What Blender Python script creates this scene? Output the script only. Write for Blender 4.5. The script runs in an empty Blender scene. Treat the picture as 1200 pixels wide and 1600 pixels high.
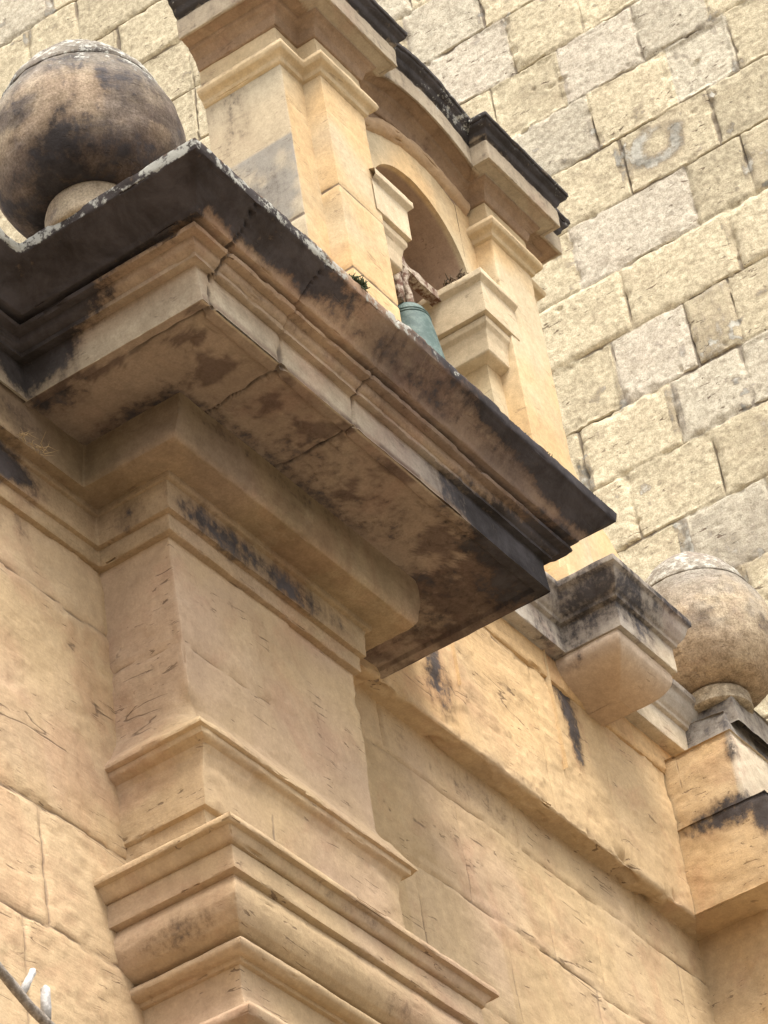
import bpy, math, random
import numpy as np
from mathutils import Matrix, Vector

random.seed(7)
SC = bpy.context.scene
COL = SC.collection

# ------------------------------------------------------------------ camera
cam_d = bpy.data.cameras.new("camera")
cam = bpy.data.objects.new("camera", cam_d)
COL.objects.link(cam)
cam_d.sensor_fit = 'VERTICAL'
cam_d.sensor_height = 36.0
cam_d.lens = 36.0 * 5194.825 / 1600.0
cam_d.clip_start = 0.05
cam_d.clip_end = 2000
Rx = (0.56198137, -0.81663405, -0.13147535)
Ry = (0.45984023, 0.44057563, -0.7709994)
Rz = (0.68754919, 0.37282965, 0.62311649)
cam.matrix_world = Matrix(((Rx[0], -Ry[0], -Rz[0], -4.97436),
                           (Rx[1], -Ry[1], -Rz[1], -3.26090),
                           (Rx[2], -Ry[2], -Rz[2], -4.75055),
                           (0, 0, 0, 1)))
SC.camera = cam
GROUND = -6.35

# ------------------------------------------------------------------ light
SUN_EL, SUN_AZ = math.radians(62), math.radians(218)     # azimuth: direction the light comes from, from +Y clockwise
w = bpy.data.worlds.new("World"); SC.world = w; w.use_nodes = True
nt = w.node_tree; nt.nodes.clear()
sky = nt.nodes.new('ShaderNodeTexSky'); sky.sky_type = 'NISHITA'; sky.sun_disc = False
sky.sun_elevation = SUN_EL; sky.sun_rotation = SUN_AZ
sky.dust_density = 4.0; sky.air_density = 1.0; sky.ozone_density = 0.6
hs = nt.nodes.new('ShaderNodeHueSaturation'); hs.inputs['Saturation'].default_value = 0.22
bg = nt.nodes.new('ShaderNodeBackground'); bg.inputs['Strength'].default_value = 0.11
wo = nt.nodes.new('ShaderNodeOutputWorld')
nt.links.new(sky.outputs[0], hs.inputs['Color']); nt.links.new(hs.outputs[0], bg.inputs[0]); nt.links.new(bg.outputs[0], wo.inputs[0])
sd = bpy.data.lights.new("sun", 'SUN'); sd.energy = 1.5; sd.angle = math.radians(24); sd.color = (1.0, 0.93, 0.82)
sun = bpy.data.objects.new("sun", sd); COL.objects.link(sun)
dv = Vector((math.sin(SUN_AZ) * math.cos(SUN_EL), math.cos(SUN_AZ) * math.cos(SUN_EL), math.sin(SUN_EL)))
sun.rotation_euler = dv.to_track_quat('Z', 'Y').to_euler()
SC.view_settings.view_transform = 'Standard'; SC.view_settings.look = 'None'
SC.view_settings.gamma = 1.0; SC.view_settings.exposure = 1.72
SC.render.engine = 'CYCLES'
SC.cycles.max_bounces = 8; SC.cycles.diffuse_bounces = 5

# ------------------------------------------------------------------ noise
_rng = np.random.RandomState(11)
_PERM = _rng.permutation(512).astype(np.int64)
_PERM = np.concatenate([_PERM, _PERM, _PERM])
_GR = _rng.normal(size=(512, 3)); _GR /= np.linalg.norm(_GR, axis=1)[:, None]

def perlin(p):
    p = np.asarray(p, float)
    i = np.floor(p).astype(np.int64); f = p - i; i &= 511
    u = f * f * f * (f * (f * 6 - 15) + 10)
    def g(dx, dy, dz):
        h = _PERM[_PERM[_PERM[(i[:, 0] + dx) & 511] + ((i[:, 1] + dy) & 511)] + ((i[:, 2] + dz) & 511)]
        gr = _GR[h]
        return gr[:, 0] * (f[:, 0] - dx) + gr[:, 1] * (f[:, 1] - dy) + gr[:, 2] * (f[:, 2] - dz)
    x0 = g(0, 0, 0) * (1 - u[:, 0]) + g(1, 0, 0) * u[:, 0]
    x1 = g(0, 1, 0) * (1 - u[:, 0]) + g(1, 1, 0) * u[:, 0]
    x2 = g(0, 0, 1) * (1 - u[:, 0]) + g(1, 0, 1) * u[:, 0]
    x3 = g(0, 1, 1) * (1 - u[:, 0]) + g(1, 1, 1) * u[:, 0]
    y0 = x0 * (1 - u[:, 1]) + x1 * u[:, 1]; y1 = x2 * (1 - u[:, 1]) + x3 * u[:, 1]
    return (y0 * (1 - u[:, 2]) + y1 * u[:, 2]) * 1.5

def fbm(p, freq, octv=3, gain=0.5, seed=0.0):
    p = np.asarray(p, float) * freq + seed * 17.31 + 40.0
    a, s, out = 1.0, 0.0, 0.0
    for k in range(octv):
        out = out + a * perlin(p); s += a; a *= gain; p = p * 2.03 + 11.7
    return out / s

def sstep(a, b, x):
    t = np.clip((x - a) / (b - a), 0, 1); return t * t * (3 - 2 * t)

# ------------------------------------------------------------------ grid builder
def spaced(L, step, eps):
    """sample positions 0..L: dense near both ends (arrises), step between"""
    if L < 2.6 * eps: return np.array([0, L])
    e = [0, eps, min(2.6 * eps, L / 2)]
    a = e[-1]; n = max(1, int(math.ceil((L - 2 * a) / step)))
    mid = np.linspace(a, L - a, n + 1)
    r = np.concatenate([e[:-1], mid, [L - eps, L]])
    r = np.unique(np.round(r, 6)); return r

def resample_profile(pts, step, eps, fine=None):
    """pts k x 3 -> list of (segment index, t)"""
    out = []
    for i in range(len(pts) - 1):
        L = np.linalg.norm(pts[i + 1] - pts[i])
        if L < 1e-6: continue
        s = spaced(L, step, eps) / L
        for t in (s if not out else s[1:]): out.append((i, t))
    return out

def at_profile(pts, smp):
    return np.array([pts[i] * (1 - t) + pts[i + 1] * t for i, t in smp])

def sweep(stations, step=0.013, eps=0.004, extra=(), close=False):
    """stations: list of k x 3 arrays (the same moulding profile at each corner of the path)"""
    S = [np.array(s, float) for s in stations]
    lens = [sum(np.linalg.norm(s[1:] - s[:-1], axis=1)) for s in S]
    smp = resample_profile(S[int(np.argmax(lens))], step, eps)
    R = [at_profile(s, smp) for s in S]
    rows = []
    for i in range(len(R) - 1):
        L = np.max(np.linalg.norm(R[i + 1] - R[i], axis=1))
        t = spaced(L, step, eps) / L
        for ax, x0 in extra:                       # finer sampling where a joint crosses the path
            a, b = R[i][:, ax].mean(), R[i + 1][:, ax].mean()
            if abs(b - a) > 1e-3:
                tc = (x0 - a) / (b - a)
                t = np.concatenate([t, tc + np.arange(-8, 9) * 0.004 / abs(b - a)])
        t = np.unique(t[(t >= 0) & (t <= 1)])
        if i: t = t[1:]
        for q in t: rows.append(R[i] * (1 - q) + R[i + 1] * q)
    return np.array(rows)

def lattice(o, u, v, us, vs):
    """flat sheet: o + u*a + v*b for a in us, b in vs"""
    o, u, v = (np.array(x, float) for x in (o, u, v))
    A, B = np.meshgrid(np.asarray(us, float), np.asarray(vs, float), indexing='ij')
    return o + A[..., None] * u + B[..., None] * v

def rng(a, b, step):
    n = max(1, int(math.ceil(abs(b - a) / step))); return np.linspace(a, b, n + 1)

def grid_normals(P):
    du = np.empty_like(P); dvv = np.empty_like(P)
    du[1:-1] = P[2:] - P[:-2]; du[0] = P[1] - P[0]; du[-1] = P[-1] - P[-2]
    dvv[:, 1:-1] = P[:, 2:] - P[:, :-2]; dvv[:, 0] = P[:, 1] - P[:, 0]; dvv[:, -1] = P[:, -1] - P[:, -2]
    n = np.cross(du, dvv); l = np.linalg.norm(n, axis=2, keepdims=True); l[l < 1e-12] = 1
    return n / l

def smooth_grid(P, k=1, wgt=0.5):
    """spacing-aware smoothing: flat runs stay put, arrises soften over the first sample only"""
    for _ in range(k):
        for ax in (0, 1):
            P = np.swapaxes(P, 0, ax)
            if P.shape[0] > 2:
                d1 = np.linalg.norm(P[1:-1] - P[:-2], axis=2, keepdims=True) + 1e-9; d2 = np.linalg.norm(P[2:] - P[1:-1], axis=2, keepdims=True) + 1e-9
                T = (P[:-2] * d2 + P[2:] * d1) / (d1 + d2)
                Q = P.copy(); Q[1:-1] = (1 - wgt) * P[1:-1] + wgt * T; P = Q
            P = np.swapaxes(P, 0, ax)
    return P

class Part:
    """collects grids, weathers them and links them as ONE mesh object"""
    def __init__(self): self.g = []
    def add(self, P, out, rough=1.0, chip=1.0, seed=0.0, relief=None, flip=None, smooth=1):
        """out: a point or direction function telling which way is outward (3-vector pointing out on average)"""
        P = np.asarray(P, float)
        n = grid_normals(P)
        o = np.array(out, float)
        if (n.reshape(-1, 3) @ o).sum() < 0:
            P = P[::-1]; n = grid_normals(P)
        base = P.copy()
        P = smooth_grid(P, smooth, 0.15)
        X = base.reshape(-1, 3); N = grid_normals(smooth_grid(base, 2)).reshape(-1, 3)
        # convexity of the arrises: worn and chipped there
        lap = (smooth_grid(base, 3) - base).reshape(-1, 3)
        conv = np.clip(-(lap * N).sum(1) / 0.0022, 0, 1)
        h = 0.0026 * fbm(X, 5, 3, seed=seed) + 0.0014 * fbm(X, 24, 3, 0.6, seed=seed + 1)
        h = h * rough
        c = sstep(0.16, 0.55, fbm(X, 9, 3, 0.6, seed=seed + 2)) * 0.013 + 0.0006 + 0.0030 * sstep(0.1, .5, fbm(X, 40, 2, seed=seed + 3))
        h = h - conv * c * chip
        if relief is not None: h = h + relief(X)
        P = P.reshape(-1, 3) + N * h[:, None]
        self.g.append((P.reshape(base.shape), base))
        return self
    def raw(self, P, out):
        P = np.asarray(P, float); n = grid_normals(P)
        if (n.reshape(-1, 3) @ np.array(out, float)).sum() < 0: P = P[::-1]
        self.g.append((P, P)); return self
    def build(self, name, mat, parent=None, tint=None, mask=None, smooth=True):
        V, B, F, base = [], [], [], 0
        for P, X in self.g:
            a, b = P.shape[:2]
            V.append(P.reshape(-1, 3)); B.append(X.reshape(-1, 3))
            i = np.arange(a * b).reshape(a, b) + base
            F.append(np.stack([i[:-1, :-1], i[1:, :-1], i[1:, 1:], i[:-1, 1:]], -1).reshape(-1, 4)); base += a * b
        V = np.concatenate(V); B = np.concatenate(B); F = np.concatenate(F)
        return mesh_obj(name, V, F, mat, parent, tint, mask, smooth, B)

def mesh_obj(name, V, F, mat, parent=None, tint=None, mask=None, smooth=True, B=None, sharp=34):
    me = bpy.data.meshes.new(name)
    F = np.asarray(F, dtype=np.int32)
    me.vertices.add(len(V)); me.vertices.foreach_set('co', np.asarray(V, np.float32).ravel())
    me.loops.add(F.size); me.loops.foreach_set('vertex_index', F.ravel())
    me.polygons.add(len(F)); k = F.shape[1]
    me.polygons.foreach_set('loop_start', np.arange(0, F.size, k, dtype=np.int32))
    me.polygons.foreach_set('loop_total', np.full(len(F), k, dtype=np.int32))
    if smooth: me.polygons.foreach_set('use_smooth', np.ones(len(F), bool))
    me.update(calc_edges=True)
    if smooth: me.set_sharp_from_angle(angle=math.radians(sharp))
    B = V if B is None else B
    def setcol(nm, arr):
        a = me.attributes.new(nm, 'FLOAT_COLOR', 'POINT')
        c = np.ones((len(V), 4), np.float32); c[:, :3] = arr
        a.data.foreach_set('color', c.ravel())
    t = np.array((0.46, 0.33, 0.20)) if tint is None else (tint(B) if callable(tint) else np.array(tint))
    setcol('tint', np.broadcast_to(t, (len(V), 3)))
    m = np.zeros((len(V), 3)) if mask is None else mask(B)
    setcol('mask', m)
    me.materials.append(mat)
    o = bpy.data.objects.new(name, me); COL.objects.link(o)
    if parent: o.parent = parent
    return o

def thing(name, label, cat, loc=(0, 0, 0), group=None):
    o = bpy.data.objects.new(name, None); COL.objects.link(o)
    o.empty_display_size = 0.1
    o['label'] = label; o['category'] = cat
    if group: o['group'] = group
    return o

def tag(o, label, cat, group=None):
    o['label'] = label; o['category'] = cat
    if group: o['group'] = group
    return o

def structure(o): o['kind'] = 'structure'; return o

# ------------------------------------------------------------------ materials
def ramp(nt, a, b, c0=(0, 0, 0, 1), c1=(1, 1, 1, 1)):
    r = nt.nodes.new('ShaderNodeValToRGB'); r.color_ramp.interpolation = 'EASE'
    r.color_ramp.elements[0].position = a; r.color_ramp.elements[1].position = b
    r.color_ramp.elements[0].color = c0; r.color_ramp.elements[1].color = c1
    return r

def stone(name, pit=0.6, streak=0.35, mottle=0.5, pink=0.35, bump=0.5, pitscale=26.0, crack=0.0, grain=1.0, jdark=0.85, tool=0.0, crust=(0.013, 0.012, 0.013), lich=(0.50, 0.49, 0.43), rot=(0.35, 0.5, -0.45)):
    m = bpy.data.materials.new(name); m.use_nodes = True
    nt = m.node_tree; nd = nt.nodes; lk = nt.links; nd.clear()
    out = nd.new('ShaderNodeOutputMaterial'); bs = nd.new('ShaderNodeBsdfPrincipled')
    bs.inputs['Roughness'].default_value = 0.92; bs.inputs['Specular IOR Level'].default_value = 0.18
    lk.new(bs.outputs[0], out.inputs[0])
    geo = nd.new('ShaderNodeNewGeometry'); P = geo.outputs['Position']
    ti = nd.new('ShaderNodeAttribute'); ti.attribute_name = 'tint'
    mk = nd.new('ShaderNodeAttribute'); mk.attribute_name = 'mask'
    sp = nd.new('ShaderNodeSeparateColor'); lk.new(mk.outputs['Color'], sp.inputs[0])
    def noise(scale, det=5, rough=0.6, vec=None, dist=0.0):
        n = nd.new('ShaderNodeTexNoise'); n.inputs['Scale'].default_value = scale; n.inputs['Detail'].default_value = det
        n.inputs['Roughness'].default_value = rough; n.inputs['Distortion'].default_value = dist
        lk.new(vec if vec is not None else P, n.inputs['Vector']); return n.outputs[0]
    def mth(op, a, b=None, clamp=False):
        n = nd.new('ShaderNodeMath'); n.operation = op; n.use_clamp = clamp
        for i, x in enumerate((a, b)):
            if x is None: continue
            if isinstance(x, (int, float)): n.inputs[i].default_value = x
            else: lk.new(x, n.inputs[i])
        return n.outputs[0]
    def mix(fac, a, b, mode='MIX'):
        n = nd.new('ShaderNodeMix'); n.data_type = 'RGBA'; n.blend_type = mode
        for s, x in ((n.inputs[0], fac), (n.inputs[6], a), (n.inputs[7], b)):
            if isinstance(x, (int, float)): s.default_value = x
            elif isinstance(x, tuple): s.default_value = (*x, 1) if len(x) == 3 else x
            else: lk.new(x, s)
        return n.outputs[2]
    def rmp(x, a, b, **k):
        r = ramp(nt, a, b, **k); lk.new(x, r.inputs[0]); return r.outputs[0]
    nA = noise(1.7, 5, 0.6, dist=0.6); nB = noise(7.5, 7, 0.68, dist=0.3); nC = noise(38, 6, 0.7); nD = noise(170, 4, 0.7)
    mp = nd.new('ShaderNodeMapping'); mp.inputs['Rotation'].default_value = rot; mp.inputs['Scale'].default_value = (0.28, 0.6, 2.4)
    lk.new(P, mp.inputs['Vector']); V2 = mp.outputs[0]
    sA = noise(9, 6, 0.7, V2, 0.5); sB = noise(pitscale * 1.5, 3, 0.6, V2, 0.8)
    vor = nd.new('ShaderNodeTexVoronoi'); vor.inputs['Scale'].default_value = pitscale * 2.2; lk.new(V2, vor.inputs['Vector'])
    # colour
    c = ti.outputs['Color']
    v = mth('ADD', mth('MULTIPLY', nA, 0.55), mth('MULTIPLY', nB, 0.45))
    c = mix(1.0, c, rmp(v, 0.30, 0.70, c0=(1 - 0.55 * mottle, 1 - 0.60 * mottle, 1 - 0.66 * mottle, 1), c1=(1 + 0.28 * mottle, 1 + 0.26 * mottle, 1 + 0.20 * mottle, 1)), 'MULTIPLY')
    nP = noise(3.3, 5, 0.65, dist=0.8)
    c = mix(mth('MULTIPLY', rmp(nP, 0.50, 0.66), pink), c, mix(1.0, c, (0.86, 0.74, 0.74), 'MULTIPLY'))
    nQ = noise(4.6, 6, 0.7, dist=1.2)
    c = mix(mth('MULTIPLY', rmp(nQ, 0.56, 0.64), 0.35 * mottle), c, mix(0.6, c, (0.50, 0.42, 0.29)))
    c = mix(mth('MULTIPLY', rmp(sA, 0.42, 0.70), streak), c, mix(1.0, c, (0.72, 0.66, 0.60), 'MULTIPLY'))
    c = mix(1.0, c, rmp(nC, 0.25, 0.75, c0=(1 - .26 * grain, 1 - .28 * grain, 1 - .30 * grain, 1), c1=(1 + .2 * grain, 1 + .2 * grain, 1 + .2 * grain, 1)), 'MULTIPLY')
    c = mix(1.0, c, rmp(nD, 0.25, 0.75, c0=(1 - .20 * grain, 1 - .21 * grain, 1 - .23 * grain, 1), c1=(1 + .18 * grain, 1 + .18 * grain, 1 + .18 * grain, 1)), 'MULTIPLY')
    # pits and nicks
    pz = noise(6.0, 3, 0.6)
    pitm = mth('MULTIPLY', rmp(sB, 0.625, 0.655), rmp(pz, 0.50, 0.60))
    c = mix(mth('MULTIPLY', pitm, pit), c, (0.10, 0.062, 0.040))
    nK = noise(1.9, 5, 0.5, V2, 0.0)
    ck = mth('MULTIPLY', rmp(mth('ABSOLUTE', mth('SUBTRACT', nK, 0.5)), 0.0, 0.0055, c0=(1, 1, 1, 1), c1=(0, 0, 0, 1)), rmp(noise(2.6, 5, 0.65), 0.575, 0.61))
    c = mix(mth('MULTIPLY', ck, crack), c, (0.085, 0.055, 0.038))
    # joints
    j = mth('MULTIPLY', rmp(mth('ADD', sp.outputs[1], mth('MULTIPLY', mth('SUBTRACT', nC, 0.5), 0.8)), 0.35, 0.75), jdark)
    c = mix(j, c, mix(nB, (0.05, 0.036, 0.028), (0.22, 0.17, 0.13)))
    # black crust
    mv = nd.new('ShaderNodeMapping'); mv.inputs['Scale'].default_value = (1.0, 1.0, 0.22); lk.new(P, mv.inputs['Vector'])
    nS = noise(16, 5, 0.65, mv.outputs[0], 0.3)
    sn = mth('ADD', mth('ADD', mth('MULTIPLY', mth('SUBTRACT', nB, 0.5), 0.75), mth('MULTIPLY', mth('SUBTRACT', nS, 0.5), 0.85)), mth('MULTIPLY', mth('SUBTRACT', nC, 0.5), 1.25))
    st = mth('ADD', sp.outputs[0], sn)
    wash = mth('MULTIPLY', rmp(st, 0.18, 0.62), 0.62)
    c = mix(mth('MULTIPLY', wash, rmp(sp.outputs[0], 0.02, 0.22)), c, mix(1.0, c, (0.30, 0.26, 0.26), 'MULTIPLY'))
    cr = mth('MULTIPLY', rmp(st, 0.46, 0.82), rmp(sp.outputs[0], 0.12, 0.40))
    c = mix(mth('MULTIPLY', cr, 0.9), c, mix(rmp(nB, 0.3, 0.72), crust, tuple(4.8 * x for x in crust)))
    # lichen
    li = mth('ADD', sp.outputs[2], mth('ADD', mth('MULTIPLY', mth('SUBTRACT', nC, 0.5), 1.7), mth('MULTIPLY', mth('SUBTRACT', nB, 0.5), 0.9)))
    lf = mth('MULTIPLY', rmp(li, 0.52, 0.70), rmp(sp.outputs[2], 0.05, 0.3))
    c = mix(mth('MULTIPLY', lf, 0.85), c, mix(nD, tuple(0.7 * x for x in lich), lich))
    lk.new(c, bs.inputs['Base Color'])
    # bump
    h = mth('ADD', mth('MULTIPLY', nB, 0.55), mth('ADD', mth('MULTIPLY', nC, 0.32), mth('MULTIPLY', nD, 0.10)))
    h = mth('ADD', h, mth('MULTIPLY', sA, 0.75 * streak))
    if tool:
        tl = mth('MULTIPLY', noise(42, 2, 0.5, V2), rmp(noise(1.9, 3, 0.6), 0.42, 0.6))
        h = mth('ADD', h, mth('MULTIPLY', tl, tool))
    h = mth('SUBTRACT', h, mth('MULTIPLY', pitm, 0.5))
    h = mth('SUBTRACT', h, mth('MULTIPLY', j, 0.45))
    h = mth('SUBTRACT', h, mth('MULTIPLY', ck, 0.5 * crack))
    bp = nd.new('ShaderNodeBump'); bp.inputs['Strength'].default_value = bump; bp.inputs['Distance'].default_value = 0.012
    lk.new(h, bp.inputs['Height']); lk.new(bp.outputs[0], bs.inputs['Normal'])
    return m

M_WALL = stone('warm_limestone', pit=0.7, streak=0.16, mottle=0.32, pink=0.5, bump=0.42, crack=0.75, grain=0.45, jdark=0.6, tool=0.28)
M_CORN = stone('weathered_cornice_limestone', pit=0.35, streak=0.25, mottle=0.5, pink=0.6, bump=0.42, crack=0.5, grain=0.6)
M_BELL = stone('pale_golden_limestone', pit=0.4, streak=0.06, mottle=0.32, pink=0.2, bump=0.26, grain=0.5)
M_TOWER = stone('cream_rubble_limestone', pit=0.8, streak=0.25, mottle=0.28, pink=0.12, bump=1.0, pitscale=20, grain=1.25, jdark=0.72, crust=(0.11, 0.105, 0.09))
M_URN = stone('lichened_limestone', pit=0.3, streak=0.3, mottle=0.85, pink=0.4, bump=0.7, grain=1.6)

def simple(name, col, col2, scale=20, rough=0.8, bump=0.3, metal=0.0):
    m = bpy.data.materials.new(name); m.use_nodes = True; nt = m.node_tree; bs = nt.nodes['Principled BSDF']
    g = nt.nodes.new('ShaderNodeNewGeometry'); n = nt.nodes.new('ShaderNodeTexNoise'); n.inputs['Scale'].default_value = scale; n.inputs['Detail'].default_value = 6
    n.inputs['Roughness'].default_value = 0.7
    nt.links.new(g.outputs['Position'], n.inputs['Vector'])
    r = ramp(nt, 0.4, 0.62, (*col, 1), (*col2, 1)); nt.links.new(n.outputs[0], r.inputs[0]); nt.links.new(r.outputs[0], bs.inputs['Base Color'])
    bs.inputs['Roughness'].default_value = rough; bs.inputs['Metallic'].default_value = metal
    b = nt.nodes.new('ShaderNodeBump'); b.inputs['Strength'].default_value = bump; b.inputs['Distance'].default_value = 0.01
    nt.links.new(n.outputs[0], b.inputs['Height']); nt.links.new(b.outputs[0], bs.inputs['Normal'])
    return m
M_BRONZE = simple('verdigris_bronze', (0.050, 0.088, 0.078), (0.115, 0.165, 0.148), 26, 0.7, 0.25)
M_RUST = simple('flaking_painted_iron', (0.12, 0.052, 0.028), (0.50, 0.42, 0.32), 34, 0.85, 0.6)
M_TWIG = simple('dry_bark', (0.16, 0.13, 0.10), (0.30, 0.26, 0.22), 60, 0.9, 0.5)
M_PITH = simple('bleached_broken_wood', (0.36, 0.34, 0.32), (0.60, 0.58, 0.56), 50, 0.7, 0.4)
M_STRAW = simple('dry_straw', (0.30, 0.20, 0.09), (0.46, 0.33, 0.17), 40, 0.9, 0.2)
M_MOSS = simple('dark_moss', (0.030, 0.040, 0.014), (0.075, 0.085, 0.035), 60, 0.95, 0.5)
M_NEST = simple('matted_dry_debris', (0.07, 0.05, 0.03), (0.22, 0.16, 0.10), 80, 0.95, 0.8)
M_GROUND = simple('pale_paving', (0.15, 0.13, 0.10), (0.22, 0.19, 0.15), 3, 0.9, 0.2)

# ------------------------------------------------------------------ stain painting helpers (crust, joints, lichen grow where they grow)
def blobs(X, items):
    s = np.zeros(len(X))
    for c, r, a in items:
        d = ((X - np.array(c)) / np.array(r)) ** 2
        s = np.maximum(s, a * np.exp(-d.sum(1) ** 1.5 * 0.9))
    return s

def mask3(st=None, jt=None, li=None):
    def f(X):
        m = np.zeros((len(X), 3))
        if st is not None: m[:, 0] = np.clip(st(X), 0, 1)
        if jt is not None: m[:, 1] = np.clip(jt(X), 0, 1)
        if li is not None: m[:, 2] = np.clip(li(X), 0, 1)
        return m
    return f

GOLD = np.array((0.455, 0.338, 0.205)); ROSE = np.array((0.42, 0.307, 0.212)); PALE = np.array((0.48, 0.41, 0.31))
AMBER = np.array((0.50, 0.345, 0.185)); GREY = np.array((0.34, 0.31, 0.27)); CREAM = np.array((0.525, 0.465, 0.335)); BROWN = np.array((0.265, 0.205, 0.156))

def lerp(a, b, t): return a[None] * (1 - t[:, None]) + b[None] * t[:, None]

def wobble_joint(X, ax, pos, width, amp=0.010, fr=7, seed=0):
    d = X[:, ax] - pos + amp * fbm(X, fr, 3, 0.6, seed=seed)
    return np.exp(-(d / width) ** 2)

# =================================================================== GROUND
g = Part().raw(lattice((-150, -150, GROUND), (1, 0, 0), (0, 1, 0), rng(0, 300, 30), rng(0, 300, 30)), (0, 0, 1)).build('ground', M_GROUND)
structure(g)

# =================================================================== CHURCH FRONT
church = thing('church_facade', 'golden limestone church front with a jutting blackened cornice over a pilaster', 'church')

DW = 0.745                                   # width of the projecting pilaster
def U(levels, wall_left, wall_right=None, x_end=None):
    """levels: (dF, z, dL, dR); stations of a moulding breaking forward round the pilaster"""
    st = []
    if x_end is not None: st.append([(x_end, wall_left(l), l[1]) for l in levels])
    st.append([(-l[2], wall_left(l), l[1]) for l in levels])
    st.append([(-l[2], -l[0], l[1]) for l in levels])
    st.append([(DW + l[3], -l[0], l[1]) for l in levels])
    st.append([(DW + l[3], (wall_right or wall_left)(l), l[1]) for l in levels])
    return st
OUT_U = (-0.3, -1, -0.1)

# ---- main cornice
CJ = [(-0.272, 0.9, 3), (0.0, 1.0, 5), (0.288, 1.0, 9)]            # cracked joints across the cornice
def cj_joint(X):
    s = np.zeros(len(X))
    for x0, a, sd in CJ:
        front = sstep(-0.10, -0.16, X[:, 1])
        s = np.maximum(s, a * front * wobble_joint(X, 0, x0 - 0.02, 0.0035 + 0.005 * sstep(-0.3, 0.4, fbm(X, 6, 2, seed=sd)), 0.04, 5, sd) * (0.45 + 0.55 * sstep(-0.35, 0.1, fbm(X, 4, 2, seed=sd + 2))))
    return s
def cj_relief(X):
    k = np.searchsorted(np.array([c[0] - 0.02 for c in CJ] + [0.72]), X[:, 0] + 0.04 * fbm(X, 5, 3, 0.6, seed=5))
    return -0.012 * cj_joint(X) + np.array((0.0, 0.0025, -0.001, 0.002, -0.0005))[k]
EX = [(0, x0 - 0.02) for x0, _, _ in CJ]
corn = [  # dF, z, dL, dR
    (0.10, 0.575, 0.10, 0.10), (0.50, 0.535, 0.49, 0.49), (0.545, 0.527, 0.536, 0.536), (0.541, 0.497, 0.532, 0.530),
    (0.530, 0.492, 0.520, 0.518), (0.516, 0.482, 0.504, 0.503), (0.498, 0.471, 0.484, 0.490), (0.478, 0.455, 0.458, 0.474), (0.464, 0.441, 0.438, 0.462), (0.457, 0.430, 0.430, 0.456),
    (0.430, 0.434, 0.406, 0.432), (0.430, 0.422, 0.404, 0.430),
    (0.440, 0.421, 0.418, 0.446), (0.444, 0.414, 0.424, 0.452), (0.440, 0.407, 0.418, 0.452), (0.416, 0.409, 0.394, 0.428),
    (0.416, 0.402, 0.392, 0.424), (0.415, 0.396, 0.390, 0.418), (0.408, 0.389, 0.378, 0.406), (0.400, 0.385, 0.370, 0.398), (0.402, 0.383, 0.372, 0.400), (0.402, 0.374, 0.370, 0.400),
    (0.382, 0.376, 0.344, 0.386), (0.382, 0.277, 0.334, 0.392)]
wl = lambda l: 0.5 - l[0] if l[0] > 0.2 else 0.3
cb = Part()
cb.add(sweep(U(corn, wl, lambda l: 0.16, x_end=-2.2), 0.014, 0.004, EX), OUT_U, rough=1.3, chip=1.3, relief=cj_relief, seed=1)
sof = [(0.382, 0.277, 0.334, 0.392), (0.352, 0.277, 0.305, 0.362), (0.346, 0.288, 0.299, 0.356), (0.15, 0.290, 0.110, 0.128), (0.10, 0.290, 0.08, 0.10)]
sst = U(sof, lambda l: 0.16)
cb.add(sweep(sst, 0.014, 0.004, EX), (0, 0, -1), rough=1.6, chip=0.6, relief=cj_relief, seed=2)
CST = [((-0.47, -0.2, 0.465), (0.10, 0.60, 0.065), 0.95), ((-0.42, 0.02, 0.40), (0.12, 0.22, 0.06), 0.85), ((0.3, -0.49, 0.475), (1.0, 0.07, 0.05), 0.34), ((0.4, -0.42, 0.40), (0.9, 0.05, 0.03), 0.22), ((0.45, -0.22, 0.287), (0.75, 0.14, 0.02), 0.30), ((0.33, -0.16, 0.287), (0.55, 0.03, 0.02), 0.42), ((0.33, -0.352, 0.282), (0.7, 0.03, 0.02), 0.25), ((-0.50, -0.25, 0.49), (0.16, 0.50, 0.055), 1.0), ((-0.45, 0.0, 0.44), (0.15, 0.22, 0.10), 0.95), ((-0.36, 0.10, 0.37), (0.10, 0.16, 0.09), 0.9),
       ((-1.2, 0.1, 0.45), (0.8, 0.25, 0.16), 0.85), ((-0.27, -0.50, 0.49), (0.40, 0.10, 0.05), 1.0), ((-0.05, -0.5, 0.485), (0.12, 0.1, 0.05), 0.8),
       ((1.15, -0.48, 0.50), (0.34, 0.16, 0.05), 1.0), ((0.80, -0.5, 0.505), (0.32, 0.1, 0.035), 0.92), ((0.5, -0.5, 0.515), (0.25, 0.1, 0.02), 0.7), ((0.45, -0.47, 0.46), (0.2, 0.1, 0.03), 0.42),
       ((1.15, -0.42, 0.40), (0.24, 0.14, 0.05), 0.72), ((1.02, -0.38, 0.33), (0.40, 0.10, 0.09), 0.95), ((0.75, -0.38, 0.36), (0.25, 0.06, 0.03), 0.5), ((0.70, -0.38, 0.31), (0.12, 0.06, 0.06), 0.45),
       ((-0.30, 0.08, 0.32), (0.08, 0.14, 0.07), 0.55), 
       ((0.95, -0.10, 0.285), (0.2, 0.3, 0.03), 0.42), ((1.05, -0.33, 0.28), (0.12, 0.14, 0.03), 0.6), ((0.1, -0.14, 0.288), (0.3, 0.03, 0.03), 0.4), ((-0.12, -0.05, 0.288), (0.05, 0.2, 0.03), 0.45)]
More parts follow.
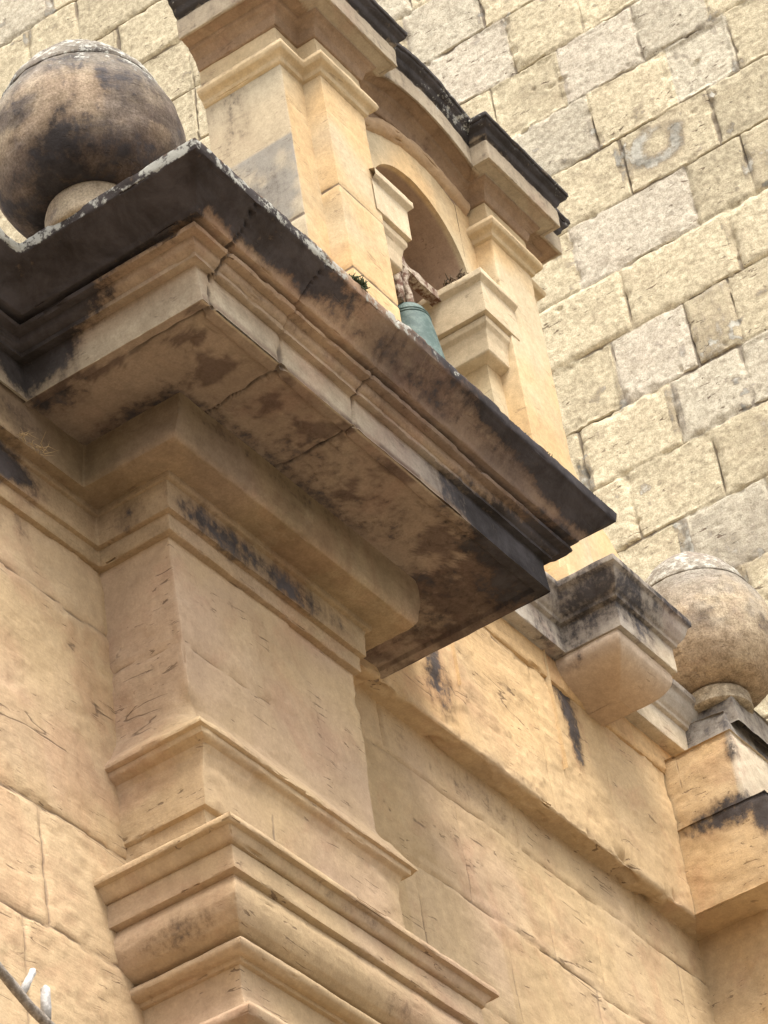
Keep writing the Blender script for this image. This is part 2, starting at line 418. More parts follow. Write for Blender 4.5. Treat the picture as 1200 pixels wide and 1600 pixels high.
def corn_tint(X):
    z = X[:, 2]; f = X[:, 1] < -0.36
    base = lerp(PALE * 0.97, ROSE * 0.98, sstep(0.30, 0.42, z))
    base = base * (0.92 + 0.16 * fbm(X, 3, 3)[:, None])
    k = (sstep(0.10, 0.35, X[:, 0] + 0.10 * fbm(X, 5, 3, seed=5)) * sstep(-0.40, -0.43, X[:, 1]) * sstep(0.37, 0.40, z))[:, None]
    base = base * (1 - k) + k * lerp(np.array((0.25, 0.185, 0.142)), np.array((0.165, 0.125, 0.105)), sstep(0.40, 0.45, z) * sstep(-.3, .3, fbm(X, 7, 3, seed=8)))
    k2 = (sstep(0.1, 0.7, X[:, 0]) * sstep(0.382, 0.37, z) * f * sstep(0.27, 0.285, z))[:, None]
    base = base * (1 - k2) + k2 * np.array((0.30, 0.26, 0.225))
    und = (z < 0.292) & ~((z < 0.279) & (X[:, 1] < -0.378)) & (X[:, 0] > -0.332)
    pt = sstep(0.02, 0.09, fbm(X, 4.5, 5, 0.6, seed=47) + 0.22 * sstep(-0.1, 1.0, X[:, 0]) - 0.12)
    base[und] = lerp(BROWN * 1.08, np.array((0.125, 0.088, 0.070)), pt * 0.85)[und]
    return base
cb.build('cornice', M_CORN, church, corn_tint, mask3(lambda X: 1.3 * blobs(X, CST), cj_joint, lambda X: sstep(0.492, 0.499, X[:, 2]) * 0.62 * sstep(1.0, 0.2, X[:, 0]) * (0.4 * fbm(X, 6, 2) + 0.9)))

# ---- architrave bands, carried along the wall to the left
arch = [(0.15, 0.288, 0.110, 0.128), (0.149, 0.255, 0.116, 0.130), (0.146, 0.215, 0.122, 0.130), (0.137, 0.166, 0.130, 0.124), (0.130, 0.153, 0.126, 0.118), (0.100, 0.150, 0.092, 0.094),
        (0.068, 0.150, 0.056, 0.056), (0.050, 0.152, 0.042, 0.042), (0.048, 0.138, 0.040, 0.040), (0.036, 0.136, 0.034, 0.030), (0.034, 0.095, 0.034, 0.024), (0.034, 0.056, 0.034, 0.020),
        (0.019, 0.055, 0.019, 0.010), (0.019, 0.046, 0.019, 0.010), (0.019, 0.010, 0.019, 0.010), (0.010, 0.009, 0.010, 0.004), (-0.004, 0.008, -0.004, -0.004)]
def wa(l):
    return 0.2 - (0.07 if l[0] > 0.09 else l[0] * 0.8)
ab = Part()
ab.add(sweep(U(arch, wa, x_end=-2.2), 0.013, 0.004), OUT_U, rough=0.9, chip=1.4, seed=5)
AST = [((-0.55, 0.16, 0.10), (0.33, 0.09, 0.055), 1.3), ((-0.36, 0.13, 0.21), (0.12, 0.05, 0.07), 0.45), ((-0.75, 0.13, 0.2), (0.3, 0.1, 0.1), 0.8),
       ((0.32, -0.04, 0.09), (0.44, 0.03, 0.05), 0.75), ((0.3, -0.13, 0.26), (0.5, 0.05, 0.03), 0.4), ((0.12, -0.03, 0.10), (0.12, 0.03, 0.04), 0.62), ((0.03, -0.08, 0.27), (0.06, 0.1, 0.03), 0.5), ((0.5, -0.1, 0.27), (0.12, 0.1, 0.05), 0.4), ((-0.03, 0.08, 0.09), (0.03, 0.06, 0.05), 0.5)]
ab.build('architrave', M_CORN, church, lambda X: lerp(ROSE * 0.88, GOLD * 0.82, sstep(-0.3, 0.3, fbm(X, 2.5, 2))) * (1 - 0.42 * sstep(0.09, 0.20, X[:, 2] + 0.06 * fbm(X, 4, 3, seed=3)))[:, None], mask3(lambda X: blobs(X, AST)))  # bands darken towards the soffit: cornice shade put into the tint, plus brown staining

# ---- pilaster block (die) with its flared foot, and the wall joint
die = [(0.0, 0.03, 0.0, 0.0), (0.0, -0.455, -0.010, -0.010), (0.006, -0.472, -0.006, -0.004), (0.036, -0.520, 0.016, 0.026), (0.060, -0.560, 0.050, 0.056), (0.060, -0.566, 0.049, 0.056),
       (0.050, -0.568, 0.036, 0.040), (0.050, -0.583, 0.034, 0.036), (0.046, -0.585, 0.024, 0.030), (0.036, -0.592, 0.012, 0.018), (0.029, -0.610, 0.006, 0.010), (0.025, -0.640, 0.006, 0.010), (0.023, -0.700, 0.009, 0.014), (0.022, -0.748, 0.012, 0.019),
       (0.010, -0.752, 0.0, 0.006), (0.008, -0.80, -0.002, 0.004), (0.008, -0.93, 0.0, 0.0)]
def die_relief(X):
    fl = sstep(0.02, 0.10, fbm(X, 4.2, 4, 0.55, seed=21)) * 0.004
    bed = -0.006 * wobble_joint(X, 2, -0.29, 0.006, 0.02, 4, 8) * (X[:, 0] < 0.35)
    c = -0.03 * blobs(X, [((0.02, -0.03, -0.475), (0.05, 0.05, 0.045), 1.0)])
    return (fl + c + bed) * 1.0
db = Part()
db.add(sweep(U(die, lambda l: 0.23), 0.012, 0.004), OUT_U, rough=1.1, chip=1.6, relief=die_relief, seed=9)
db.build('pilaster', M_WALL, church, lambda X: lerp(GOLD * 0.97, ROSE * 1.02, sstep(-0.35, 0.35, fbm(X, 2.2, 3))),
         mask3(lambda X: blobs(X, [((0.06, -0.01, -0.36), (0.04, 0.02, 0.10), 0.42), ((-0.01, 0.12, -0.36), (0.02, 0.05, 0.08), 0.38), ((0.55, 0, -0.2), (0.06, 0.03, 0.18), 0.25), ((0.3, -0.0, -0.08), (0.4, .05, .07), .2)]),
               lambda X: 0.6 * wobble_joint(X, 2, -0.29, 0.005, 0.02, 4, 8) * (X[:, 0] < 0.35) + 0.8 * wobble_joint(X, 0, 0.235, 0.004, 0.03, 6, 4) * (X[:, 2] < -0.62)))

# ---- capital
cap = [(0.0, -0.885, 0.0, 0.0), (0.155, -0.892, 0.130, 0.155), (0.162, -0.896, 0.137, 0.162), (0.162, -0.911, 0.137, 0.156), (0.148, -0.912, 0.122, 0.142), (0.147, -0.918, 0.120, 0.140), (0.144, -0.926, 0.114, 0.136), (0.140, -0.936, 0.106, 0.130), (0.136, -0.940, 0.102, 0.128), (0.126, -0.939, 0.092, 0.118),
       (0.129, -0.943, 0.094, 0.122), (0.130, -0.998, 0.095, 0.124), (0.112, -1.000, 0.074, 0.106), (0.117, -1.012, 0.080, 0.112), (0.120, -1.030, 0.086, 0.116), (0.118, -1.052, 0.086, 0.114), (0.111, -1.074, 0.076, 0.106), (0.099, -1.094, 0.058, 0.092), (0.082, -1.106, 0.034, 0.074), (0.060, -1.111, 0.006, 0.052),
       (0.066, -1.112, 0.012, 0.060), (0.083, -1.117, 0.032, 0.076), (0.092, -1.130, 0.046, 0.086), (0.088, -1.142, 0.044, 0.082), (0.074, -1.149, 0.028, 0.068), (0.062, -1.148, 0.012, 0.056), (0.061, -1.156, 0.010, 0.056),
       (0.050, -1.157, -0.002, 0.044), (0.049, -1.184, -0.003, 0.044), (0.048, -1.225, -0.002, 0.044), (0.052, -1.248, 0.002, 0.048), (0.062, -1.258, 0.006, 0.058), (0.064, -1.264, 0.006, 0.060), (0.080, -1.267, 0.024, 0.074), (0.090, -1.284, 0.042, 0.086), (0.084, -1.303, 0.040, 0.08), (0.062, -1.311, 0.016, 0.058),
       (0.05, -1.33, 0.0, 0.045), (0.045, -1.36, -0.005, 0.04), (0.045, -3.2, -0.005, 0.04)]
kb = Part()
kb.add(sweep(U(cap, lambda l: 0.23), 0.013, 0.004), OUT_U, rough=1.0, chip=1.5, seed=13)
kb.build('capital', M_WALL, church, lambda X: lerp(GOLD * 0.96, ROSE * 1.0, sstep(-0.2, 0.4, fbm(X, 2.0, 3))),
         mask3(lambda X: blobs(X, [((-0.06, 0.05, -1.06), (0.04, 0.12, 0.05), 0.42), ((0.5, -0.1, -1.07), (0.18, 0.03, 0.04), 0.4), ((0.3, -0.15, -0.92), (0.4, .03, .02), 0.33)])))

# ---- walls of the front
def flakes(X, seed, amt=0.006):
    a = fbm(X * np.array((1, 1, 1.6)), 2.6, 5, 0.6, seed=seed)
    return 0.45 * amt * (sstep(0.03, 0.05, a) + 0.7 * sstep(0.17, 0.19, a) - 0.8 * sstep(-0.15, -0.17, a)) + 0.0015 * fbm(X, 13, 3, seed=seed + 4)

def joints_wall(X, zs, verts, wz=0.005, amp=0.012):
    s = np.zeros(len(X))
    for i, z in enumerate(zs): s = np.maximum(s, wobble_joint(X, 2, z, wz, amp, 4, 30 + i))
    for x0, z0, z1 in verts:
        inb = sstep(z0 - 0.01, z0 + 0.01, X[:, 2]) * (1 - sstep(z1 - 0.01, z1 + 0.01, X[:, 2]))
        s = np.maximum(s, inb * wobble_joint(X, 0, x0, wz * 0.9, amp * 0.7, 4, 50 + x0))
    return s
wb = Part()
LZ = [-0.175, -0.785, -1.085]; LV = [(-0.386, -1.6, -1.085), (-0.30, -1.085, -0.785), (-0.62, -0.785, -0.175)]
wl_rel = lambda X: flakes(X, 3, 0.007) - 0.006 * joints_wall(X, LZ, LV, 0.007, 0.02)
wb.add(lattice((-2.2, 0.2, 0.03), (1, 0, 0), (0, 0, -1), np.concatenate([rng(0, 1.5, 0.05)[:-1], rng(1.5, 2.24, 0.009)]), np.concatenate([rng(0, 1.9, 0.010), rng(1.9, 6.5, 0.2)[1:]])), (0, -1, 0), rough=0.8, relief=wl_rel, seed=31)
RZ = [0.115, -0.205, -0.53]; RV = [(1.935, -0.205, 0.115), (2.21, -0.205, 0.115), (2.70, -0.205, 0.115), (1.695, -0.53, -0.205), (2.15, -0.53, -0.205), (2.6, -0.53, -0.205), (1.26, -0.53, -0.205), (1.53, -0.205, 0.115), (2.503, 0.115, 0.27), (1.2, 0.115, .27), (1.85, 0.115, .27)]
wr_rel = lambda X: flakes(X, 7, 0.006) - 0.006 * joints_wall(X, RZ, RV, 0.006, 0.016)
wb.add(lattice((0.70, 0.2, 0.285), (1, 0, 0), (0, 0, -1), rng(0, 2.2, 0.010), np.concatenate([rng(0, 1.5, 0.010), rng(1.5, 6.6, 0.2)[1:]])), (0, -1, 0), rough=0.8, relief=wr_rel, seed=33)
# upper wall over the ledge, with its torn lower arris
led = lambda X: flakes(X, 11, 0.008) - 0.03 * sstep(0.1, 0.5, fbm(X, 7, 3, seed=15)) * np.exp(-((X[:, 2] - 0.262) / 0.03) ** 2) - 0.006 * joints_wall(X, [], [(1.50, 0.26, .77), (1.98, .26, .77), (2.36, .26, .60)], 0.006, 0.02)
up = [(0.131, 0.80), (0.130, 0.265), (0.136, 0.258), (0.19, 0.262), (0.22, 0.262)]
RX = 2.742                                                         # side of the right-hand pier
stn = [[(0.62, y, z) for y, z in up], [(RX + (y - 0.13) * 1.8, y, z) for y, z in up], [(RX + (y - 0.13) * 1.8, -0.168 + (y - 0.13) * 0.8, z) for y, z in up]]
wb.add(sweep(stn[:2], 0.010, 0.004), (0, -1, -0.2), rough=1.3, chip=2.2, relief=led, seed=35)
WSTN = [((1.42, 0.13, 0.40), (0.09, 0.05, 0.11), 0.55), ((1.40, 0.13, 0.47), (0.045, 0.05, 0.14), 0.85), ((2.165, 0.12, 0.74), (0.075, 0.05, 0.13), 0.75), ((2.185, 0.12, 0.64), (0.045, 0.05, 0.15), 0.85), ((2.23, 0.12, 0.70), (0.05, 0.05, 0.15), 0.4), ((2.0, 0.11, 0.82), (0.25, 0.05, 0.04), 0.35), ((1.9, 0.13, 0.28), (0.5, 0.03, 0.015), 0.3),
        ((-0.35, 0.2, -0.03), (0.3, 0.03, 0.05), 0.3), ((-0.60, 0.2, -0.05), (0.2, 0.03, 0.12), 0.35), ((1.55, 0.2, 0.2), (0.4, 0.03, 0.07), 0.33), ((1.5, 0.2, -0.02), (0.06, 0.03, 0.05), 0.36)]
def wall_tint(X):
    t = lerp(GOLD, ROSE, sstep(-0.1, 0.5, fbm(X, 1.6, 3, seed=2)))
    hi = sstep(0.24, 0.3, X[:, 2]) * (X[:, 0] > 0.5)
    t = t * (1 - hi[:, None]) + hi[:, None] * lerp(AMBER, GOLD * np.array((1.05, 1.02, 0.98)), sstep(-0.3, 0.3, fbm(X, 2.4, 3, seed=6)))
    row = np.searchsorted(np.array(sorted(LZ + RZ)), X[:, 2] + 0.012 * fbm(X, 4, 3, seed=30)); colm = np.floor((X[:, 0] + row * 0.37) / 0.46)
    bt = np.sin(row * 12.9898 + colm * 78.233) * 43758.5453; bt = bt - np.floor(bt) - 0.5
    t = t * (1 + 0.13 * bt)[:, None] * np.array((1, 1, 1))[None] * (1 + np.outer(bt, (0.0, 0.02, 0.10)))
    far = sstep(1.2, 2.7, X[:, 0])[:, None]
    return t * (1 - far) + far * (0.5 * t + 0.5 * np.array((0.48, 0.36, 0.215)))
def wall_joint(X):
    l = (X[:, 0] < 0.1) * joints_wall(X, LZ, LV, 0.007, 0.02)
    r = (X[:, 0] > 0.6) * (X[:, 1] > 0.15) * joints_wall(X, RZ, RV, 0.006, 0.016) * (0.35 + 0.6 * sstep(-0.2, 0.3, fbm(X, 2.2, 2, seed=3)))
    u = (X[:, 2] > 0.27) * joints_wall(X, [], [(1.50, 0.26, .77), (1.98, .26, .77), (2.36, .26, .60)], 0.006, 0.02) * 0.5
    return 0.8 * l + 0.8 * r + u
wb.build('wall', M_WALL, church, wall_tint, mask3(lambda X: blobs(X, WSTN), wall_joint))

# ---- parapet band and moulding under the bell cote, breaking forward over the bracket
KX0, KX1 = 2.132, 2.458
def break_fwd(levels, x0, x1, ex=0.19):
    """levels (y on wall, z, extra overhang)"""
    yw = lambda l: l[0]; d = lambda l: 0.08 - l[0]
    return [[(x0, yw(l), l[1]) for l in levels], [(KX0 - d(l) * 1.35, yw(l), l[1]) for l in levels], [(KX0 - d(l) * 1.35, yw(l) - ex, l[1]) for l in levels],
            [(KX1 + d(l), yw(l) - ex, l[1]) for l in levels], [(KX1 + d(l), yw(l), l[1]) for l in levels], [(x1, yw(l), l[1]) for l in levels]]
mb = Part()
mould = [(0.22, 1.075), (0.03, 1.064), (0.024, 1.060), (0.025, 1.040), (0.030, 1.037), (0.036, 1.030), (0.044, 1.005), (0.058, 0.980), (0.066, 0.972), (0.068, 0.962), (0.080, 0.957), (0.080, 0.868), (0.095, 0.866), (0.14, 0.868)]
mb.add(sweep(break_fwd(mould, 1.05, 3.0), 0.012, 0.0035), (-0.3, -1, -0.2), rough=1.3, chip=1.0, seed=41)
band = [[(x, y, z) for y, z in ((0.13, 0.88), (0.123, 0.872), (0.122, 0.780), (0.124, 0.772), (0.135, 0.770))] for x in (1.05, 2.95)]
mb.add(sweep(band, 0.012, 0.004), (0, -1, 0), rough=1.0, seed=42)
MST = [((2.2, -0.05, 1.0), (0.24, 0.2, 0.14), 0.75), ((2.12, 0.07, 0.93), (0.05, 0.2, 0.12), 0.62), ((2.05, 0.07, 0.9), (0.15, 0.06, 0.16), 0.5), ((2.46, -0.13, 1.05), (0.4, 0.1, 0.02), 0.8), ((2.25, -0.15, 1.055), (0.3, 0.25, 0.012), 0.55), ((2.7, 0.03, 1.05), (0.3, 0.1, 0.03), 0.5)]
def mould_tint(X):
    t = lerp(GREY * 1.15, PALE * 0.95, sstep(2.12, 2.45, X[:, 0]) * sstep(1.0, 0.9, X[:, 2]))
    b = (X[:, 2] < 0.865)[:, None]
    return np.where(b, AMBER[None], t)
mb.build('parapet_moulding', M_CORN, church, mould_tint, mask3(lambda X: 1.08 * blobs(X, MST)))
# parapet wall core behind it, under the bell cote
pc = Part()
pc.raw(lattice((1.07, 0.145, 0.40), (1, 0, 0), (0, 0, 1), rng(0, 1.9, 0.1), rng(0, 0.68, 0.05)), (0, -1, 0))
pc.raw(lattice((1.07, 0.145, 0.40), (0, 1, 0), (0, 0, 1), rng(0, 0.3, 0.1), rng(0, 0.68, 0.05)), (-1, 0, 0))
pc.raw(lattice((1.07, 0.145, 1.074), (1, 0, 0), (0, 1, 0), rng(0, 1.9, 0.1), rng(0, 0.3, 0.05)), (0, 0, 1))
pc.raw(lattice((1.07, 0.445, 0.40), (1, 0, 0), (0, 0, 1), rng(0, 1.9, 0.1), rng(0, 0.68, 0.05)), (0, 1, 0))
pc.build('parapet', M_WALL, church, GOLD)

# ---- carved bracket (console) under the break
kx0, kx1, ky = 2.138, 2.452, -0.095
BKX0, BKX1, BKY, BKD = 2.312, 2.395, 0.028, 0.086             # foot of the bracket
lv = []
for i in range(13):
    a = i / 12 * math.radians(62)
    sn_, k = math.sin(a) / math.sin(math.radians(62)), (math.cos(a) - math.cos(math.radians(62))) / (1 - math.cos(math.radians(62)))
    z = 0.853 - BKD * sn_
    lv.append((BKX0 - (BKX0 - kx0) * k, BKX1 + (kx1 - BKX1) * k, BKY - (BKY - ky) * k, z))
lv.insert(0, (kx0 + 0.002, kx1 - 0.002, ky + 0.002, 0.868))
cs = [[(l[0], 0.16, l[3]) for l in lv], [(l[0], l[2], l[3]) for l in lv], [(l[1], l[2], l[3]) for l in lv], [(l[1], 0.16, l[3]) for l in lv]]
cp = Part().add(sweep(cs, 0.011, 0.004), (-0.3, -1, -0.5), rough=0.8, chip=0.5, seed=44)
cp.add(lattice((BKX0, BKY, 0.853 - BKD), (1, 0, 0), (0, 1, 0), rng(0, BKX1 - BKX0, 0.012), rng(0, 0.11, 0.012)), (0, 0, -1), rough=0.8, seed=45)
cp.build('bracket', M_BELL, church, lambda X: lerp(np.array((0.47, 0.375, 0.285)), np.array((0.46, 0.335, 0.225)), sstep(0.84, 0.77, X[:, 2])), mask3(lambda X: blobs(X, [((2.14, 0.05, 0.83), (0.03, 0.1, 0.06), 0.42), ((2.17, -0.02, 0.76), (0.02, 0.08, 0.05), 0.30)])))

# ---- right-hand pier: lower block, upper block with weathered top, wall below
pr = Part()
def boxU(x0, x1, yb, yf, z0, z1, lean=0.0):
    l = [(z1, lean), (z0, 0.0)]
    return [[(x0 + q, yb, z) for z, q in l], [(x0 + q, yf + q, z) for z, q in l], [(x1, yf + q, z) for z, q in l]]
pr.add(sweep(boxU(RX + 0.004, 4.3, 0.16, -0.168, 0.262, 0.556), 0.011, 0.004), (-1, -1, 0), rough=1.5, chip=2.0, relief=lambda X: flakes(X, 17, 0.006), seed=51)
pr.add(lattice((RX - 0.004, 0.15, 0.556), (1, 0, 0), (0, -1, 0), rng(0, 1.5, 0.02), rng(0, 0.325, 0.012)), (0, 0, 1), rough=2.0, seed=52)
pr.add(lattice((RX - 0.004, 0.26, 0.263), (1, 0, 0), (0, -1, 0), rng(0, 1.5, 0.02), rng(0, 0.435, 0.012)), (0, 0, -1), rough=2.0, seed=58)
pr.add(sweep(boxU(RX + 0.012, 4.3, 0.16, -0.105, 0.55, 0.815, 0.0), 0.011, 0.004), (-1, -1, 0), rough=1.6, chip=2.2, relief=lambda X: flakes(X, 19, 0.006), seed=53)
pr.add(lattice((RX + 0.006, 0.16, 0.815), (1, 0, 0), (0, -1, 0), rng(0, 1.5, 0.02), rng(0, 0.27, 0.012)), (0, 0, 1), rough=2.5, seed=54)
pr.add(sweep(boxU(2.87, 4.3, 0.30, -0.04, -1.2, 0.285), 0.012, 0.004), (-1, -1, 0), rough=1.8, chip=1.2, relief=lambda X: flakes(X, 23, 0.007), seed=55)
pr.raw(sweep(boxU(2.87, 4.3, 0.22, -0.04, -6.4, -1.19), 0.2, 0.05), (-1, -1, 0))
# rough dark coping stones on top
pr.add(sweep([[(2.86, 0.16, 0.99), (2.84, 0.16, 0.81)], [(2.87, -0.055, 0.97), (2.835, -0.075, 0.81)], [(4.3, -0.055, 0.98), (4.3, -0.075, 0.81)]], 0.012, 0.004), (-1, -1, 0.2), rough=3.5, chip=2, seed=56)
pr.add(lattice((2.862, 0.16, 0.985), (1, 0, 0), (0, -1, -0.06), rng(0, 1.4, 0.02), rng(0, 0.215, 0.012)), (0, 0, 1), rough=3.5, seed=57)
PST = [((2.75, -0.05, 0.545), (0.10, 0.16, 0.062), 0.9), ((2.78, -0.165, 0.50), (0.3, 0.06, 0.10), 1.0), ((2.75, -0.10, 0.75), (0.03, 0.03, 0.06), 0.6), ((3.0, -0.06, 0.93), (0.6, 0.3, 0.09), 0.5), ((2.76, -0.02, 0.53), (0.03, 0.1, 0.03), 0.6)]
def pier_tint(X):
    t = lerp(GOLD * 1.02, AMBER * 1.0, sstep(-0.3, 0.3, fbm(X, 2.5, 3, seed=9)))
    f = (X[:, 1] < -0.09) & (X[:, 2] > 0.55)
    t[f] = PALE * 1.0
    t[X[:, 2] > 0.83] = GREY * 0.8
    return t
pr.build('pier', M_WALL, church, pier_tint, mask3(lambda X: blobs(X, PST), lambda X: 0.7 * wobble_joint(X, 1, 0.085, 0.004, 0.02, 6, 3) * (X[:, 2] > 0.68) * (X[:, 2] < 0.81)))

# ---- roof behind the cornice
rf = Part().raw(lattice((-2.2, 0.17, 0.50), (1, 0, 0), (0, 1, 0.03), rng(0, 6.5, 0.5), rng(0, 7, 0.5)), (0, 0, 1))
rf.build('roof', M_WALL, church, PALE)

# =================================================================== BELL COTE
bc = thing('bell_cote', 'small golden stone bell cote with round arch, pilasters and dark arched cornice', 'bell cote')
AX, AR, AZ = 1.795, 0.275, 2.30
YB, YK = 0.115, 0.395
ZT = 2.80
XL, XR = 1.08, 2.51
b = Part()
zj = lambda X: 0
def bj(X):
    s = np.zeros(len(X))
    side = (X[:, 0] < 1.09)
    for z in (2.24, 1.91, 1.58, 1.25): s = np.maximum(s, side * wobble_joint(X, 2, z, 0.0035, 0.006, 4, z))
    for z in (2.39, 2.07, 1.74, 1.42): s = np.maximum(s, (~side) * (X[:, 0] < 1.5) * 0.5 * wobble_joint(X, 2, z, 0.003, 0.004, 4, z))
    s = np.maximum(s, (X[:, 0] > 2.05) * (X[:, 0] < 2.2) * 0.4 * wobble_joint(X, 2, 1.835, 0.003, 0.004, 4, 1))
    return s
bjr = lambda X: -0.004 * bj(X)
# sides and the front strips beside the opening
b.add(sweep([[(XL, YK, ZT), (XL, YK, 1.03)], [(XL, YB, ZT), (XL, YB, 1.03)], [(AX - AR, YB, ZT), (AX - AR, YB, 1.03)]], 0.013, 0.004), (-1, -1, 0), rough=0.9, chip=0.5, relief=bjr, seed=61)
b.add(sweep([[(AX + AR, YB, ZT), (AX + AR, YB, 1.03)], [(XR, YB, ZT), (XR, YB, 1.03)], [(XR, YK, ZT), (XR, YK, 1.03)]], 0.013, 0.004), (1, -1, 0), rough=0.7, chip=0.5, relief=bjr, seed=62)
# front above the arch
ang = np.linspace(math.pi, 0, 61); xs = AX + AR * np.cos(ang); za = AZ + AR * np.sin(ang)
tt = np.linspace(0, 1, 26)
P = np.array([[(x, YB, z * (1 - t) + ZT * t) for t in tt] for x, z in zip(xs, za)])
b.add(P, (0, -1, 0), rough=0.7, seed=63)
# intrados and jambs, back wall of the opening
YN = 0.315
path = [(AX - AR, z) for z in rng(0.45, AZ, 0.05)[:-1]] + list(zip(xs, za)) + [(AX + AR, z) for z in rng(AZ, 0.45, 0.05)[1:]]
P = np.array([[(x, y, z) for y in rng(YB, YN + 0.02, 0.012)] for x, z in path])
n0 = grid_normals(P); mid = len(path) // 2
b.raw(P if n0[mid].mean(0)[2] < 0 else P[::-1], n0[mid].mean(0) * (1 if n0[mid].mean(0)[2] < 0 else -1))
b.add(lattice((AX - AR - 0.02, YN, 0.45), (1, 0, 0), (0, 0, 1), rng(0, 2 * AR + 0.04, 0.02), rng(0, 2.2, 0.02)), (0, -1, 0), rough=1.5, seed=64)
b.raw(lattice((XL, YK, 0.45), (1, 0, 0), (0, 0, 1), rng(0, XR - XL, 0.1), rng(0, 2.4, 0.1)), (0, 1, 0))
# swept shoulders low on both sides
for sx, x0 in ((1, XR), (-1, XL)):
    pts = [(x0 - sx * 0.01, 1.90), (x0 + sx * 0.03, 1.86), (x0 + sx * 0.075, 1.76), (x0 + sx * 0.135, 1.67), (x0 + sx * 0.18, 1.645), (x0 + sx * 0.222, 1.602), (x0 + sx * 0.285, 1.545), (x0 + sx * 0.33, 1.48), (x0 + sx * 0.35, 1.40), (x0 + sx * 0.35, 1.04)]
    if sx < 0: pts = [(x0 - 0.2 * abs(x - x0), z - 0.5) for x, z in pts]
    b.add(np.array([[(x, y, z) for y in rng(YB, YK, 0.014)] for x, z in pts]), (sx, 0, 0.5), rough=1, smooth=1)
    b.raw(np.array([[(x0 - sx * 0.01 + (x - x0 + sx * 0.01) * t, YB, z) for t in (0, 0.5, 1)] for x, z in pts]), (0, -1, 0))
    b.raw(np.array([[(x0 - sx * 0.01 + (x - x0 + sx * 0.01) * t, YK, z) for t in (0, 0.5, 1)] for x, z in pts]), (0, 1, 0))
def bell_tint(X):
    t = lerp(np.array((0.57, 0.405, 0.22)), np.array((0.53, 0.44, 0.295)), sstep(-0.25, 0.3, fbm(X, 2.2, 3, seed=4)))
    cz = np.floor((X[:, 2] + 0.18) / 0.32)
    t = t * (1 + 0.10 * np.sin(cz * 12.9 + np.floor(X[:, 0] * 3.1) * 4.7))[:, None]
    side = sstep(1.09, 1.075, X[:, 0])[:, None]
    t = t * (1 - side) + side * np.array((0.46, 0.405, 0.305))
    grb = (side[:, 0] > 0.5) & (X[:, 2] > 1.91) & (X[:, 2] < 2.24)
    t[grb] = lerp(np.array((0.29, 0.27, 0.235)), np.array((0.44, 0.385, 0.295)), sstep(-0.1, 0.25, fbm(X, 9, 4, 0.6, seed=12)))[grb]
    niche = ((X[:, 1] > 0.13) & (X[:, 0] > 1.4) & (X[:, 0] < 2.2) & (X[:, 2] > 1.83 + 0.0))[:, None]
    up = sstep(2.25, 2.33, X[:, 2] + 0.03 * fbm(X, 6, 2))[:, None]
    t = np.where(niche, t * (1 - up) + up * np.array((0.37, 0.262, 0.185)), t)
    return t
BST = [((1.08, 0.28, 2.07), (0.03, 0.2, 0.17), 0.36), ((1.08, 0.33, 2.45), (0.03, 0.10, 0.22), 0.38), ((2.86, 0.2, 1.2), (0.05, 0.3, 0.4), 0.5)]
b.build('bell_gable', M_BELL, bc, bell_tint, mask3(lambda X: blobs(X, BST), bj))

# pilasters with plinths
for x0, x1 in ((1.198, 1.432), (2.153, 2.395)):
    pb = Part()
    cols = [(2.75, 0), (1.155, 0), (1.150, 0.012), (1.142, 0.030), (1.05, 0.045)]
    f = 0.05
    if x0 > 2: cols = [(2.75, 0), (1.175, 0), (1.160, 0.020), (1.150, 0.035), (1.145, 0.045), (1.055, 0.05)]
    S = [[(x0 - d, YB + 0.02, z) for z, d in cols], [(x0 - d, f - d, z) for z, d in cols], [(x1 + d, f - d, z) for z, d in cols], [(x1 + d, YB + 0.02, z) for z, d in cols]]
    pj = lambda X: np.max([wobble_joint(X, 2, z, 0.0042, 0.005, 4, z) for z in ((2.39, 2.07, 1.74, 1.42) if X[:, 0].mean() < 2 else (1.86, 1.45))], axis=0) * (1.0 if X[:, 0].mean() < 2 else 0.35)
    pb.add(sweep(S, 0.012, 0.0035), (0, -1, 0), rough=0.7, chip=0.45, relief=lambda X: -0.004 * pj(X), seed=66 + x0)
    pb.build('pilaster', M_BELL, bc, lambda X: lerp(np.array((0.57, 0.405, 0.22)), np.array((0.53, 0.44, 0.30)), sstep(-0.25, 0.3, fbm(X, 2.2, 3, seed=14))), mask3(None, pj))

def offset_path(base, levels, zoff=None):
    """base: plan polyline [(x,y)], outward on its left side going along; mitred offsets"""
    st = []
    n = len(base)
    for i, (x, y) in enumerate(base):
        def nrm(a, b):
            dx, dy = b[0] - a[0], b[1] - a[1]; l = math.hypot(dx, dy); return (dy / l, -dx / l)
        ns = []
        if i: ns.append(nrm(base[i - 1], base[i]))
        if i < n - 1: ns.append(nrm(base[i], base[i + 1]))
        if len(ns) == 2:
            a, c = ns; k = 1 + a[0] * c[0] + a[1] * c[1]; m = ((a[0] + c[0]) / k, (a[1] + c[1]) / k)
        else: m = ns[0]
        zo = zoff(x) if zoff else 0.0
        st.append([(x + m[0] * d, y + m[1] * d, z + zo) for d, z in levels])
    return st

